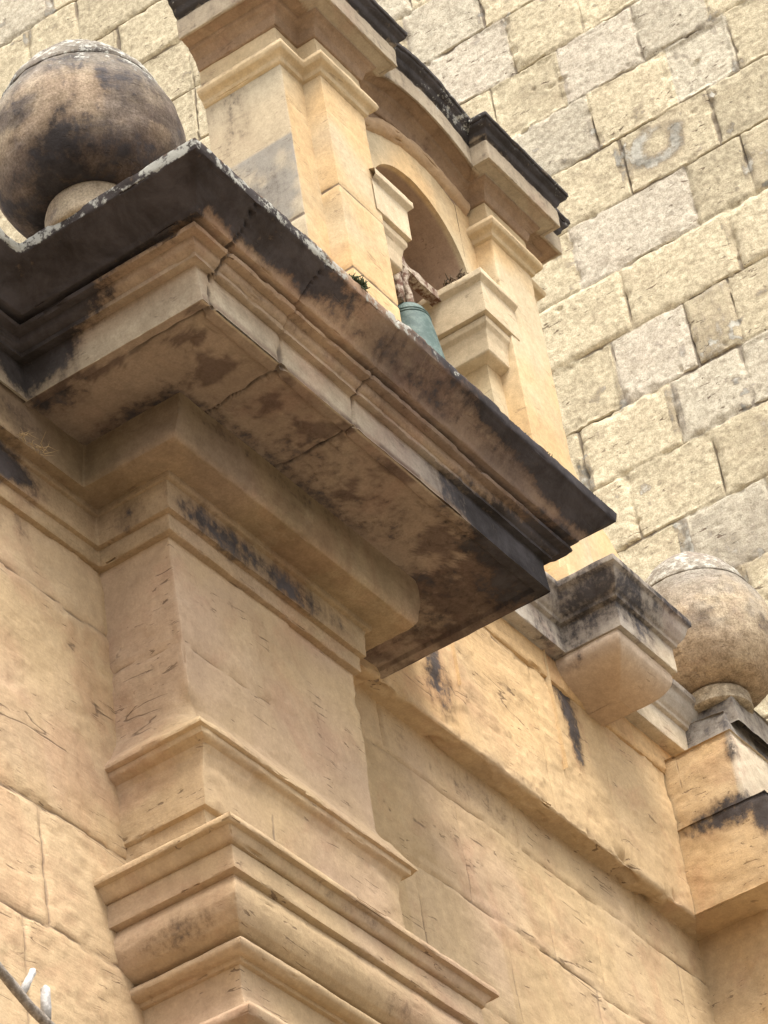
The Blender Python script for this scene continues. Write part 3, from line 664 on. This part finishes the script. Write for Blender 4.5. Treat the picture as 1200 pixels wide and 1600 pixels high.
neck = [(0.0, 2.53), (0.010, 2.535), (0.013, 2.550), (0.020, 2.556), (0.032, 2.562), (0.038, 2.576), (0.034, 2.592), (0.022, 2.602), (0.006, 2.606), (0.003, 2.69)]
for nk in ([(XL, YK), (XL, YB), (1.198, YB), (1.198, 0.05), (1.432, 0.05), (1.432, YB + 0.03)], [(2.153, YB + 0.03), (2.153, 0.05), (2.395, 0.05), (2.395, YB), (XR, YB), (XR, YK)]):
    Part().add(sweep(offset_path(nk, neck), 0.012, 0.0035), (-1 if nk[0][0] < 2 else 1, -1, 0), rough=0.8, chip=0.6, seed=71).build('necking', M_BELL, bc, lambda X: lerp(np.array((0.52, 0.40, 0.24)), np.array((0.54, 0.425, 0.27)), sstep(-0.25, 0.3, fbm(X, 3, 3, seed=24))), mask3(lambda X: blobs(X, [((1.06, 0.3, 2.60), (0.05, 0.25, 0.03), 0.42), ((1.08, 0.38, 2.63), (0.05, 0.08, 0.06), 0.4)])))
A0, A1, RISE = 1.50, 2.07, 0.07
def arcz(x):
    t = (x - A0) / (A1 - A0)
    return RISE * math.sin(math.pi * min(max(t, 0), 1)) ** 0.8 if 0 < t < 1 else 0.0
mid = [(x, YB) for x in np.linspace(1.47, 2.10, 36)]
base = [(XL, YK), (XL, YB), (1.198, YB), (1.198, 0.05), (1.432, 0.05), (1.432, YB)] + mid + [(2.153, YB), (2.153, 0.05), (2.395, 0.05), (2.395, YB), (XR, YB), (XR, YK)]
clev = [(0.0, 2.66), (0.002, 2.688), (0.010, 2.690), (0.014, 2.700), (0.020, 2.722), (0.036, 2.742), (0.046, 2.748), (0.050, 2.760), (0.085, 2.766), (0.088, 2.762), (0.098, 2.762), (0.100, 2.840), (0.092, 2.845), (0.094, 2.850), (0.106, 2.860), (0.112, 2.880), (0.128, 2.892), (0.132, 2.898), (0.126, 2.902), (0.136, 2.906), (0.136, 2.922), (0.10, 2.93), (-0.05, 2.95)]
# split into runs so that mitres stay clean where the break meets the arch
def run(bs): return sweep(offset_path(bs, clev, arcz), 0.013, 0.0035)
kc = Part()
kc.add(run(base), (0, -1, -0.1), rough=1.4, chip=1.3, seed=75)
kc.raw(lattice((XL, YB - 0.02, 2.945), (1, 0, 0), (0, 1, 0), rng(0, XR - XL, 0.1), rng(0, YK - YB + 0.02, 0.1)), (0, 0, 1))
def kst(X):
    up = sstep(2.83, 2.86, X[:, 2] - np.array([arcz(x) for x in X[:, 0]]))
    low = 0.33 * sstep(2.80, 2.76, X[:, 2]) * sstep(2.70, 2.74, X[:, 2])
    return up * 0.95 + 0.30 * (up < .5) * (X[:, 2] > 2.766) + low * 0
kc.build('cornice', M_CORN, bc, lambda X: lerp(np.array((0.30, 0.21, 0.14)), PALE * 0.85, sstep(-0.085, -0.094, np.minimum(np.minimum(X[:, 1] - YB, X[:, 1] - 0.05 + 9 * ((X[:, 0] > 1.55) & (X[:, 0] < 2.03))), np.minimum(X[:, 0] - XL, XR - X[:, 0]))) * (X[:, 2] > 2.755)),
         mask3(kst, None, lambda X: 0.46 * sstep(2.85, 2.9, X[:, 2]) * (0.8 + fbm(X, 7, 2))))
# worn bead following the arch
ew = []
for x in np.linspace(1.46, 2.14, 50):
    t = (x - 1.46) / 0.68
    zc = 2.59 + 0.10 * t + 0.095 * math.sin(math.pi * t) ** 1.1
    ew.append([(x, YB + 0.005, zc + 0.035), (x, YB - 0.018, zc + 0.025), (x, YB - 0.024, zc), (x, YB - 0.012, zc - 0.02), (x, YB + 0.005, zc - 0.028)])
Part().add(sweep(ew[::7] , 0.011, 0.004), (0, -1, 0), rough=3.5, chip=2.5, seed=77).build('worn_bead', M_BELL, bc, np.array((0.44, 0.31, 0.19)))

# imposts
imp = [(0.0, 1.975), (0.030, 1.985), (0.036, 1.990), (0.038, 2.010), (0.040, 2.040), (0.046, 2.070), (0.056, 2.085), (0.058, 2.105), (0.052, 2.112), (0.069, 2.116), (0.070, 2.236), (0.080, 2.246), (0.086, 2.252), (0.086, 2.275), (0.06, 2.285), (-0.02, 2.295)]
for pth in ([(1.40, YB), (AX - AR, YB), (AX - AR, YN + 0.01)], [(AX + AR, YN + 0.01), (AX + AR, YB), (2.20, YB)]):
    Part().add(sweep(offset_path(pth, imp), 0.011, 0.0035), (0, -1, -0.05), rough=0.6, chip=0.6, seed=79).build('impost', M_BELL, bc, lambda X: lerp(np.array((0.55, 0.45, 0.31)), np.array((0.57, 0.48, 0.34)), sstep(-0.2, 0.2, fbm(X, 4, 2))))

# =================================================================== URNS
def revolve(profile, n=96):
    a = np.linspace(0, 2 * math.pi, n + 1)
    return np.array([[(r * math.cos(t), r * math.sin(t), z) for r, z in profile] for t in a])
def smooth_prof(pts, n=90):
    pts = np.array(pts, float); d = np.concatenate([[0], np.cumsum(np.linalg.norm(np.diff(pts, axis=0), axis=1))])
    s = np.linspace(0, d[-1], n)
    out = []
    for q in s:                                            # Catmull-Rom through the outline points
        i = min(max(np.searchsorted(d, q) - 1, 0), len(pts) - 2); t = (q - d[i]) / (d[i + 1] - d[i])
        p0, p1, p2, p3 = pts[max(i - 1, 0)], pts[i], pts[i + 1], pts[min(i + 2, len(pts) - 1)]
        out.append(0.5 * ((2 * p1) + (-p0 + p2) * t + (2 * p0 - 5 * p1 + 4 * p2 - p3) * t * t + (-p0 + 3 * p1 - 3 * p2 + p3) * t ** 3))
    return np.array(out)
urn_body = smooth_prof([(0.098, 0.064), (0.135, 0.067), (0.178, 0.092), (0.214, 0.148), (0.230, 0.212), (0.233, 0.260), (0.226, 0.310), (0.209, 0.357), (0.191, 0.394), (0.187, 0.398)], 60)
urn_body_low = smooth_prof([(0.078, 0.026), (0.12, 0.028), (0.172, 0.052), (0.212, 0.112), (0.230, 0.190), (0.233, 0.250), (0.226, 0.310), (0.209, 0.357), (0.191, 0.394), (0.187, 0.398)], 60)
urn_lid = smooth_prof([(0.184, 0.397), (0.190, 0.402), (0.187, 0.412), (0.170, 0.446), (0.140, 0.490), (0.102, 0.532), (0.062, 0.564), (0.030, 0.580), (0.004, 0.584)], 44)
urn_foot_low = smooth_prof([(0.004, -0.04), (0.098, -0.04), (0.106, -0.012), (0.104, 0.012), (0.092, 0.026), (0.080, 0.034), (0.004, 0.036)], 36)
urn_foot = smooth_prof([(0.004, -0.03), (0.108, -0.03), (0.112, 0.015), (0.111, 0.042), (0.106, 0.060), (0.098, 0.070), (0.09, 0.074), (0.004, 0.076)], 40)
def urn_tint(X, z, seed, b):
    t = lerp(b[0], b[1], sstep(.02, .16, fbm(X, 6.0, 4, 0.6, seed=seed)))
    k = sstep(0.25, 0.38, z + 0.05 * fbm(X, 6, 3, seed=seed + 3))[:, None]
    t = t * (1 - k) + k * np.array((0.27, 0.255, 0.23))
    lo = sstep(0.20, 0.10, z + 0.05 * fbm(X, 7, 3, seed=seed + 5))[:, None]
    return t * (1 - lo) + lo * b[2]
def urn(loc, label, seed, stain, lich, base, low=False):
    t = thing('stone_urn', label, 'urn', group='urns on the church front')
    L = np.array(loc)
    def mk(name, prof, rough, relief=None):
        pb = Part(); P = revolve(prof) + L
        n = grid_normals(P); outward = ((P - L)[..., :2] * n[..., :2]).sum()
        if outward < 0: P = P[::-1]
        # weather radially
        X = P.reshape(-1, 3); N = grid_normals(P).reshape(-1, 3)
        h = rough * (0.0045 * fbm(X, 5, 3, seed=seed) + 0.0028 * fbm(X, 26, 3, 0.6, seed=seed + 1))
        Q = (X + N * h[:, None]).reshape(P.shape); Q[-1] = Q[0]
        pb.g.append((Q, P))
        pb.build(name, M_URN, t, lambda X: urn_tint(X, X[:, 2] - L[2], seed, base) if name != 'foot' else lerp(PALE * 0.72, PALE * 0.95, sstep(-.2, .3, fbm(X, 6, 3, seed=seed))),
                 mask3(lambda X: stain(X - L) * (0.45 if name == 'foot' else 1.0), None, lambda X: lich(X - L)))
    mk('foot', urn_foot if not low else urn_foot_low, 1.0); mk('bowl', urn_body if not low else urn_body_low, 1.5); mk('lid', urn_lid, 2.2)
    return t
def nz(X, s, f=5): return fbm(X + s, f, 3, 0.6)
urn((-0.43, -0.18, 0.545), 'large blackened lichen-topped stone urn on the jutting cornice slab', 81,
    lambda X: 0.40 + 0.55 * nz(X, 3, 9) + 0.30 * sstep(0.18, 0.10, X[:, 2]) + 0.10 * sstep(0.34, 0.4, X[:, 2]),
    lambda X: 0.56 * sstep(0.24, 0.40, X[:, 2]) * sstep(-0.35, 0.1, nz(X, 5, 7) + 0.15), (np.array((0.235, 0.205, 0.180)), np.array((0.44, 0.375, 0.29)), np.array((0.20, 0.168, 0.150))))
urn((2.965, 0.0, 1.065), 'paler stone urn with cracked lid behind the corbelled moulding by the tower wall', 91,
    lambda X: 0.20 + 0.5 * sstep(0.0, 0.3, nz(X, 7, 6)) * sstep(0.12, .22, X[:, 2]) * sstep(.36, .27, X[:, 2]),
    lambda X: 0.54 * sstep(0.385, 0.405, X[:, 2]), (np.array((0.36, 0.32, 0.265)), np.array((0.45, 0.385, 0.295)), np.array((0.40, 0.315, 0.225))), True)
# rough dark stone carrying the right urn, part of the pier top
Part().add(sweep([[(2.90, 0.16, 1.066), (2.885, 0.16, 0.93)], [(2.90, -0.075, 1.060), (2.885, -0.09, 0.93)], [(3.5, -0.075, 1.035), (3.5, -0.09, 0.93)]], 0.012, 0.004), (-1, -1, 0.2), rough=3, chip=2, seed=95).add(
    lattice((2.894, 0.16, 1.062), (1, 0, -0.03), (0, -1, 0), rng(0, 0.6, 0.02), rng(0, 0.24, 0.012)), (0, 0, 1), rough=3, seed=96).build('urn_bed_stone', M_CORN, church, GREY * 0.9, mask3(lambda X: np.full(len(X), 0.45)))

# =================================================================== BELL
bl = thing('bell', 'green verdigris bell hanging in the arch of the bell cote', 'bell')
BX, BY = 1.795, 0.215
bprof = smooth_prof([(0.002, 2.082), (0.022, 2.080), (0.042, 2.072), (0.056, 2.056), (0.065, 2.032), (0.071, 2.00), (0.078, 1.95), (0.086, 1.88), (0.097, 1.80), (0.117, 1.72), (0.142, 1.67), (0.145, 1.655), (0.13, 1.65)], 70)
P = revolve(bprof, 80) + np.array((BX, BY, 0))
P = P[::-1] if ((P - np.array((BX, BY, 0)))[..., :2] * grid_normals(P)[..., :2]).sum() < 0 else P
prt = Part(); prt.g.append((P, P)); prt.build('bell_body', M_BRONZE, bl)
for z, r in ((2.030, 0.0655), (2.018, 0.0680), (1.76, 0.106)):
    ring = [(r + 0.003 * math.cos(a), z + 0.003 * math.sin(a)) for a in np.linspace(0, 2 * math.pi, 9)]
    Q = revolve(ring, 80) + np.array((BX, BY, 0)); q = Part(); q.g.append((Q, Q)); q.build('moulded_ring', M_BRONZE, bl)
def tube(pts, rad, n=8, seed=0, jit=0.0):
    pts = [Vector(p) for p in pts]; V, F = [], []
    rads = rad if isinstance(rad, (list, tuple)) else [rad] * len(pts)
    rs = np.random.RandomState(int(seed))
    for i, p in enumerate(pts):
        d = (pts[min(i + 1, len(pts) - 1)] - pts[max(i - 1, 0)]).normalized()
        u = d.orthogonal().normalized() if abs(d.z) > 0.95 else d.cross(Vector((0, 0, 1))).normalized(); v = d.cross(u)
        for k in range(n):
            a = 2 * math.pi * k / n; r = rads[i] * (1 + jit * rs.uniform(-1, 1))
            V.append(p + (u * math.cos(a) + v * math.sin(a)) * r)
    for i in range(len(pts) - 1):
        for k in range(n): F.append((i * n + k, i * n + (k + 1) % n, (i + 1) * n + (k + 1) % n, (i + 1) * n + k))
    m = len(V); V.append(pts[0]); V.append(pts[-1])
    for k in range(n):
        F.append((m, (k + 1) % n, k, k)); b0 = (len(pts) - 1) * n; F.append((m + 1, b0 + k, b0 + (k + 1) % n, b0 + (k + 1) % n))
    return [tuple(v) for v in V], F
def poly_obj(name, V, F, mat, parent=None, smooth=True):
    me = bpy.data.meshes.new(name)
    F2 = [tuple(dict.fromkeys(f)) for f in F]
    me.from_pydata([tuple(v) for v in V], [], F2); me.update()
    if smooth:
        for p in me.polygons: p.use_smooth = True
    me.materials.append(mat); o = bpy.data.objects.new(name, me); COL.objects.link(o)
    if parent: o.parent = parent
    return o
def join(parts):
    V, F = [], []
    for v, f in parts:
        o = len(V); V += list(v); F += [tuple(i + o for i in q) for q in f]
    return V, F
rs = np.random.RandomState(5)
# gnarled crown straps and the beam they hang from
crown = []
for dx, dy in ((-0.022, -0.012), (0.0, 0.012), (0.022, -0.010), (0.008, 0.02)):
    pts = [(BX - 0.02 + dx * (1.5 - 0.09 * k) + 0.006 * rs.uniform(-1, 1), BY + dy, 2.07 + 0.026 * k) for k in range(10)]
    crown.append(tube(pts, [0.012 + 0.006 * rs.rand() for _ in pts], 9, dx * 100 + 50, 0.28))
V, F = join(crown); poly_obj('crown', V, F, M_RUST, bl)
def bar(x0, x1, y0, y1, z0, z1, n=14):
    V, F = [], []
    for i in range(n + 1):
        x = x0 + (x1 - x0) * i / n; j = lambda: 0.003 * rs.uniform(-1, 1)
        V += [(x, y0 + j(), z0 + j()), (x, y1 + j(), z0 + j()), (x, y1 + j(), z1 + j()), (x, y0 + j(), z1 + j())]
    for i in range(n):
        for k in range(4): F.append((i * 4 + k, i * 4 + (k + 1) % 4, i * 4 + 4 + (k + 1) % 4, i * 4 + 4 + k))
    F += [(3, 2, 1, 0), (n * 4, n * 4 + 1, n * 4 + 2, n * 4 + 3)]
    return V, F
V, F = bar(AX - AR - 0.0, AX + AR, 0.192, 0.226, 2.238, 2.272); poly_obj('headstock_beam', V, F, M_RUST, bl, False)

# clump of nest debris on the right impost
def tuft(name, c, n, spread, h, mat, r, label, cat, group=None, dirn=(0, 0, 1)):
    parts = []
    for k in range(n):
        p = Vector(c) + Vector((rs.uniform(-1, 1) * spread[0], rs.uniform(-1, 1) * spread[1], rs.uniform(-0.2, 0.6) * spread[2]))
        d = (Vector(dirn) + Vector((rs.normal(), rs.normal(), rs.normal())) * 0.55).normalized(); L = h * rs.uniform(0.4, 1)
        q = p + d * L * 0.5 + Vector((rs.normal(), rs.normal(), 0)) * L * 0.12; e = p + d * L + Vector((rs.normal(), rs.normal(), -0.5)) * L * 0.2
        parts.append(tube([p, q, e], [r, r * 0.8, r * 0.3], 4))
    V, F = join(parts); o = poly_obj(name, V, F, mat); tag(o, label, cat, group); return o
tuft('nest_debris', (2.035, 0.135, 2.297), 150, (0.035, 0.04, 0.025), 0.030, M_NEST, 0.0028, 'small brown clump of nest debris lying on the right impost', 'debris', dirn=(0.3, 0, 0.25))
# dry weeds in the corner of the string course, moss on the cornice edge
tuft('dry_weed', (-0.33, 0.122, 0.150), 26, (0.05, 0.006, 0.010), 0.045, M_STRAW, 0.0009, 'dry straw weed caught on the string course left of the pilaster', 'weed', dirn=(0.9, -0.1, 0.5))
tuft('moss_tuft', (0.115, -0.535, 0.530), 90, (0.026, 0.012, 0.004), 0.024, M_MOSS, 0.0030, 'dark moss tuft on the middle of the cornice edge', 'moss')
tuft('moss_tuft', (0.98, -0.53, 0.526), 260, (0.25, 0.010, 0.003), 0.010, M_MOSS, 0.0020, 'dark green moss along the right end of the cornice edge', 'moss')

# bare twig with broken bleached stubs, lower left
tw = thing('dry_twig', 'bare dry twig with bleached broken stubs in the lower left corner', 'twig')
a = Vector((-0.80, 0.0, -1.44)); c_ = Vector((-0.52, 0.0, -1.56))
pts = [a.lerp(c_, t) + Vector((0, 0, 0.004 * math.sin(9 * t))) for t in np.linspace(0, 1, 14)]
V, F = tube(pts, [0.0105 - 0.001 * t for t in np.linspace(0, 1, 14)], 10, 3, 0.12); poly_obj('stem', V, F, M_TWIG, tw)
for p0, p1, r in (((-0.675, 0.0, -1.488), (-0.642, -0.005, -1.428), 0.0085), ((-0.604, 0.0, -1.515), (-0.612, -0.008, -1.455), 0.011)):
    p0, p1 = Vector(p0), Vector(p1)
    V, F = tube([p0, p0.lerp(p1, .35), p0.lerp(p1, .75), p1, p1 + (p1 - p0) * 0.12], [r * .8, r, r * 0.95, r * 0.75, r * 0.15], 9, 8, 0.2); poly_obj('broken_stub', V, F, M_PITH, tw)

# =================================================================== TOWER WALL BEHIND
XB = 4.3
rows = [-6.35, -5.9, -5.5, -5.1, -4.7, -4.35, -4.0, -3.65, -3.3, -2.95, -2.6, -2.25, -1.9, -1.55, -1.2, -0.85, -0.5, -0.15, 0.2, 0.55, 0.9, 1.24, 1.57, 1.91, 2.245, 2.58, 2.905, 3.236, 3.55, 3.885, 4.213, 4.545, 4.868, 5.20, 5.54, 5.885, 6.24, 6.585, 6.935, 7.283, 7.65, 8.0, 8.35, 8.7]
known = {2.245: [.317], 2.58: [.523, .153], 2.905: [.697, .316], 3.236: [.861, .432, .115], 3.55: [.636, .293, .09], 3.885: [.526, .02], 4.213: [.704, .145, -.118], 4.545: [.39, -.035], 4.868: [.482, .094, -.199],
         5.20: [.906, .571, .196], 5.54: [.774, .423], 5.885: [1.257, .87], 6.24: [2.39], 6.585: [2.39], 6.935: [2.774, 2.393], 7.283: [3.0, 3.3]}
rr = random.Random(3)
vj = {}
for i, z in enumerate(rows[:-1]):
    ks = sorted(known.get(z, [0.3 + rr.uniform(-.2, .2)]))
    y = ks[0]
    while y > -1.6: y -= rr.uniform(.30, .52); ks.insert(0, y)
    y = ks[-1]
    while y < 8.2: y += rr.uniform(.30, .55); ks.append(y)
    vj[i] = np.array(ks)
ys = np.concatenate([rng(-1.5, -0.75, 0.06)[:-1], rng(-0.75, 3.75, 0.0078), rng(3.75, 8, 0.1)[1:]])
zs = np.concatenate([rng(-6.4, 1.75, 0.12)[:-1], rng(1.75, 6.0, 0.0078)[:-1], rng(6.0, 8.15, 0.0105)[:-1], rng(8.15, 8.7, 0.1)])
# only fine where the wall is in view: right part low, left part high
Yg, Zg = np.meshgrid(ys, zs, indexing='ij')
X = np.stack([np.full(Yg.size, XB), Yg.ravel(), Zg.ravel()], 1)
wz = X[:, 2] + 0.010 * fbm(X, 2.2, 3, seed=3) + 0.006 * fbm(X, 14, 2, seed=5)
wy = X[:, 1] + 0.012 * fbm(X, 2.0, 3, seed=7) + 0.007 * fbm(X, 13, 2, seed=9)
ra = np.array(rows); ri = np.clip(np.searchsorted(ra, wz) - 1, 0, len(rows) - 2)
dz = np.minimum(wz - ra[ri], ra[ri + 1] - wz)
dyj = np.full(len(X), 9.0); sid = np.zeros(len(X), int)
for i in range(len(rows) - 1):
    k = ri == i
    if not k.any(): continue
    v = vj[i]; q = np.searchsorted(v, wy[k])
    lo = v[np.clip(q - 1, 0, len(v) - 1)]; hi = v[np.clip(q, 0, len(v) - 1)]
    dyj[k] = np.minimum(np.abs(wy[k] - lo), np.abs(hi - wy[k])); sid[k] = i * 97 + q * 13
sid %= 4096
rsn = np.random.RandomState(8)
s_tone = rsn.normal(size=4096); s_h = rsn.normal(size=4096); s_c = rsn.rand(4096)
d = np.minimum(dz, dyj)
wj = 0.0052 + 0.005 * sstep(-0.2, 0.4, fbm(X, 3, 2, seed=31)) + 0.007 * (dyj < dz) * sstep(-.1, .3, fbm(X, 5, 2, seed=12))
groove = 1 - sstep(0.35 * wj, wj * 1.25, d)
depthv = 0.35 + 0.65 * sstep(-0.25, 0.3, fbm(X, 3.5, 2, seed=14))
hh = -0.011 * groove * depthv + 0.004 * s_h[sid] * sstep(0, 0.03, d)
hh += 0.004 * fbm(X, 4, 3, seed=16) + 0.0024 * fbm(X, 17, 3, 0.65, seed=18) + 0.0026 * fbm(X, 46, 2, 0.6, seed=19) - 0.012 * sstep(0.42, 0.6, fbm(X, 9, 3, seed=20))
hh -= 0.010 * sstep(0.05, 0.0, d) * sstep(0.0, 0.4, fbm(X, 12, 3, seed=22))
Pw = X.copy(); Pw[:, 0] -= hh
tw_t = lerp(CREAM * 0.98, np.array((0.50, 0.46, 0.37)), (s_c[sid] > 0.80).astype(float)) * (1 + 0.06 * s_tone[sid])[:, None]
pale_st = [(0.40, 3.70), (0.40, 4.38), (0.35, 5.36), (0.95, 5.70)]
for y0, z0 in pale_st:
    k = sid == sid[np.argmin((X[:, 1] - y0) ** 2 + (X[:, 2] - z0) ** 2)]
    tw_t[k] = np.array((0.53, 0.485, 0.40))
dark = [(0.19, 3.72, 0.55), (-0.2, 4.38, .5)]
stn_ = 0.34 * sstep(0.05, 0.0, d) * sstep(0.05, 0.5, fbm(X, 2.6, 3, seed=25)) + 0.30 * sstep(0.15, 0.5, fbm(X, 1.1, 3, seed=26)) + 0.10 * sstep(-.1, .4, fbm(X, 7, 3, seed=27))
stn_ += 0.5 * sstep(0.25, 0.38, fbm(X, 16, 3, 0.55, seed=44)) * sstep(-0.35, 0.2, fbm(X, 1.6, 2, seed=45)) + 0.5 * (dyj < 0.03) * (dyj < dz + 0.02) * sstep(0.05, 0.4, fbm(X, 3.1, 2, seed=46))
for y0, z0, a in dark:
    k = sid == sid[np.argmin((X[:, 1] - y0) ** 2 + (X[:, 2] - z0) ** 2)]
    stn_[k] += 0.35
# old ring-shaped patch of cement
ry, rz_ = 0.235, 4.73
rd = np.sqrt(((X[:, 1] - ry) / 0.115) ** 2 + ((X[:, 2] - rz_) / 0.105) ** 2) + 0.25 * fbm(X, 9, 3, seed=28)
an = np.arctan2(X[:, 2] - rz_, X[:, 1] - ry)
ring = np.exp(-((rd - 0.85) / 0.40) ** 2) * (1 - 0.45 * np.exp(-((an - 1.9) / 0.8) ** 2))
stn_ = np.maximum(stn_, 0.9 * ring)
mk = np.stack([np.clip(stn_, 0, 1), groove * depthv * 0.85, np.zeros(len(X))], 1)
na, nb_ = Yg.shape
idx = np.arange(na * nb_).reshape(na, nb_)
F = np.stack([idx[:-1, :-1], idx[:-1, 1:], idx[1:, 1:], idx[1:, :-1]], -1).reshape(-1, 4)
towr = thing('tower_wall', 'tall cream ashlar tower wall with dark mortar joints behind the bell cote', 'wall')
mesh_obj('wall_face', Pw, F, M_TOWER, towr, lambda B: tw_t, lambda B: mk)
# body of the tower behind its face
tb = Part()
tb.raw(lattice((XB + 0.02, -1.5, GROUND), (1, 0, 0), (0, 0, 1), rng(0, 5, 0.5), rng(0, 15.05, 0.5)), (0, -1, 0))
tb.raw(lattice((XB + 0.02, 8, GROUND), (1, 0, 0), (0, 0, 1), rng(0, 5, 0.5), rng(0, 15.05, 0.5)), (0, 1, 0))
tb.raw(lattice((XB, -1.5, 8.7), (1, 0, 0), (0, 1, 0), rng(0, 5, 0.5), rng(0, 9.5, 0.5)), (0, 0, 1))
tb.build('tower_body', M_TOWER, towr, CREAM)
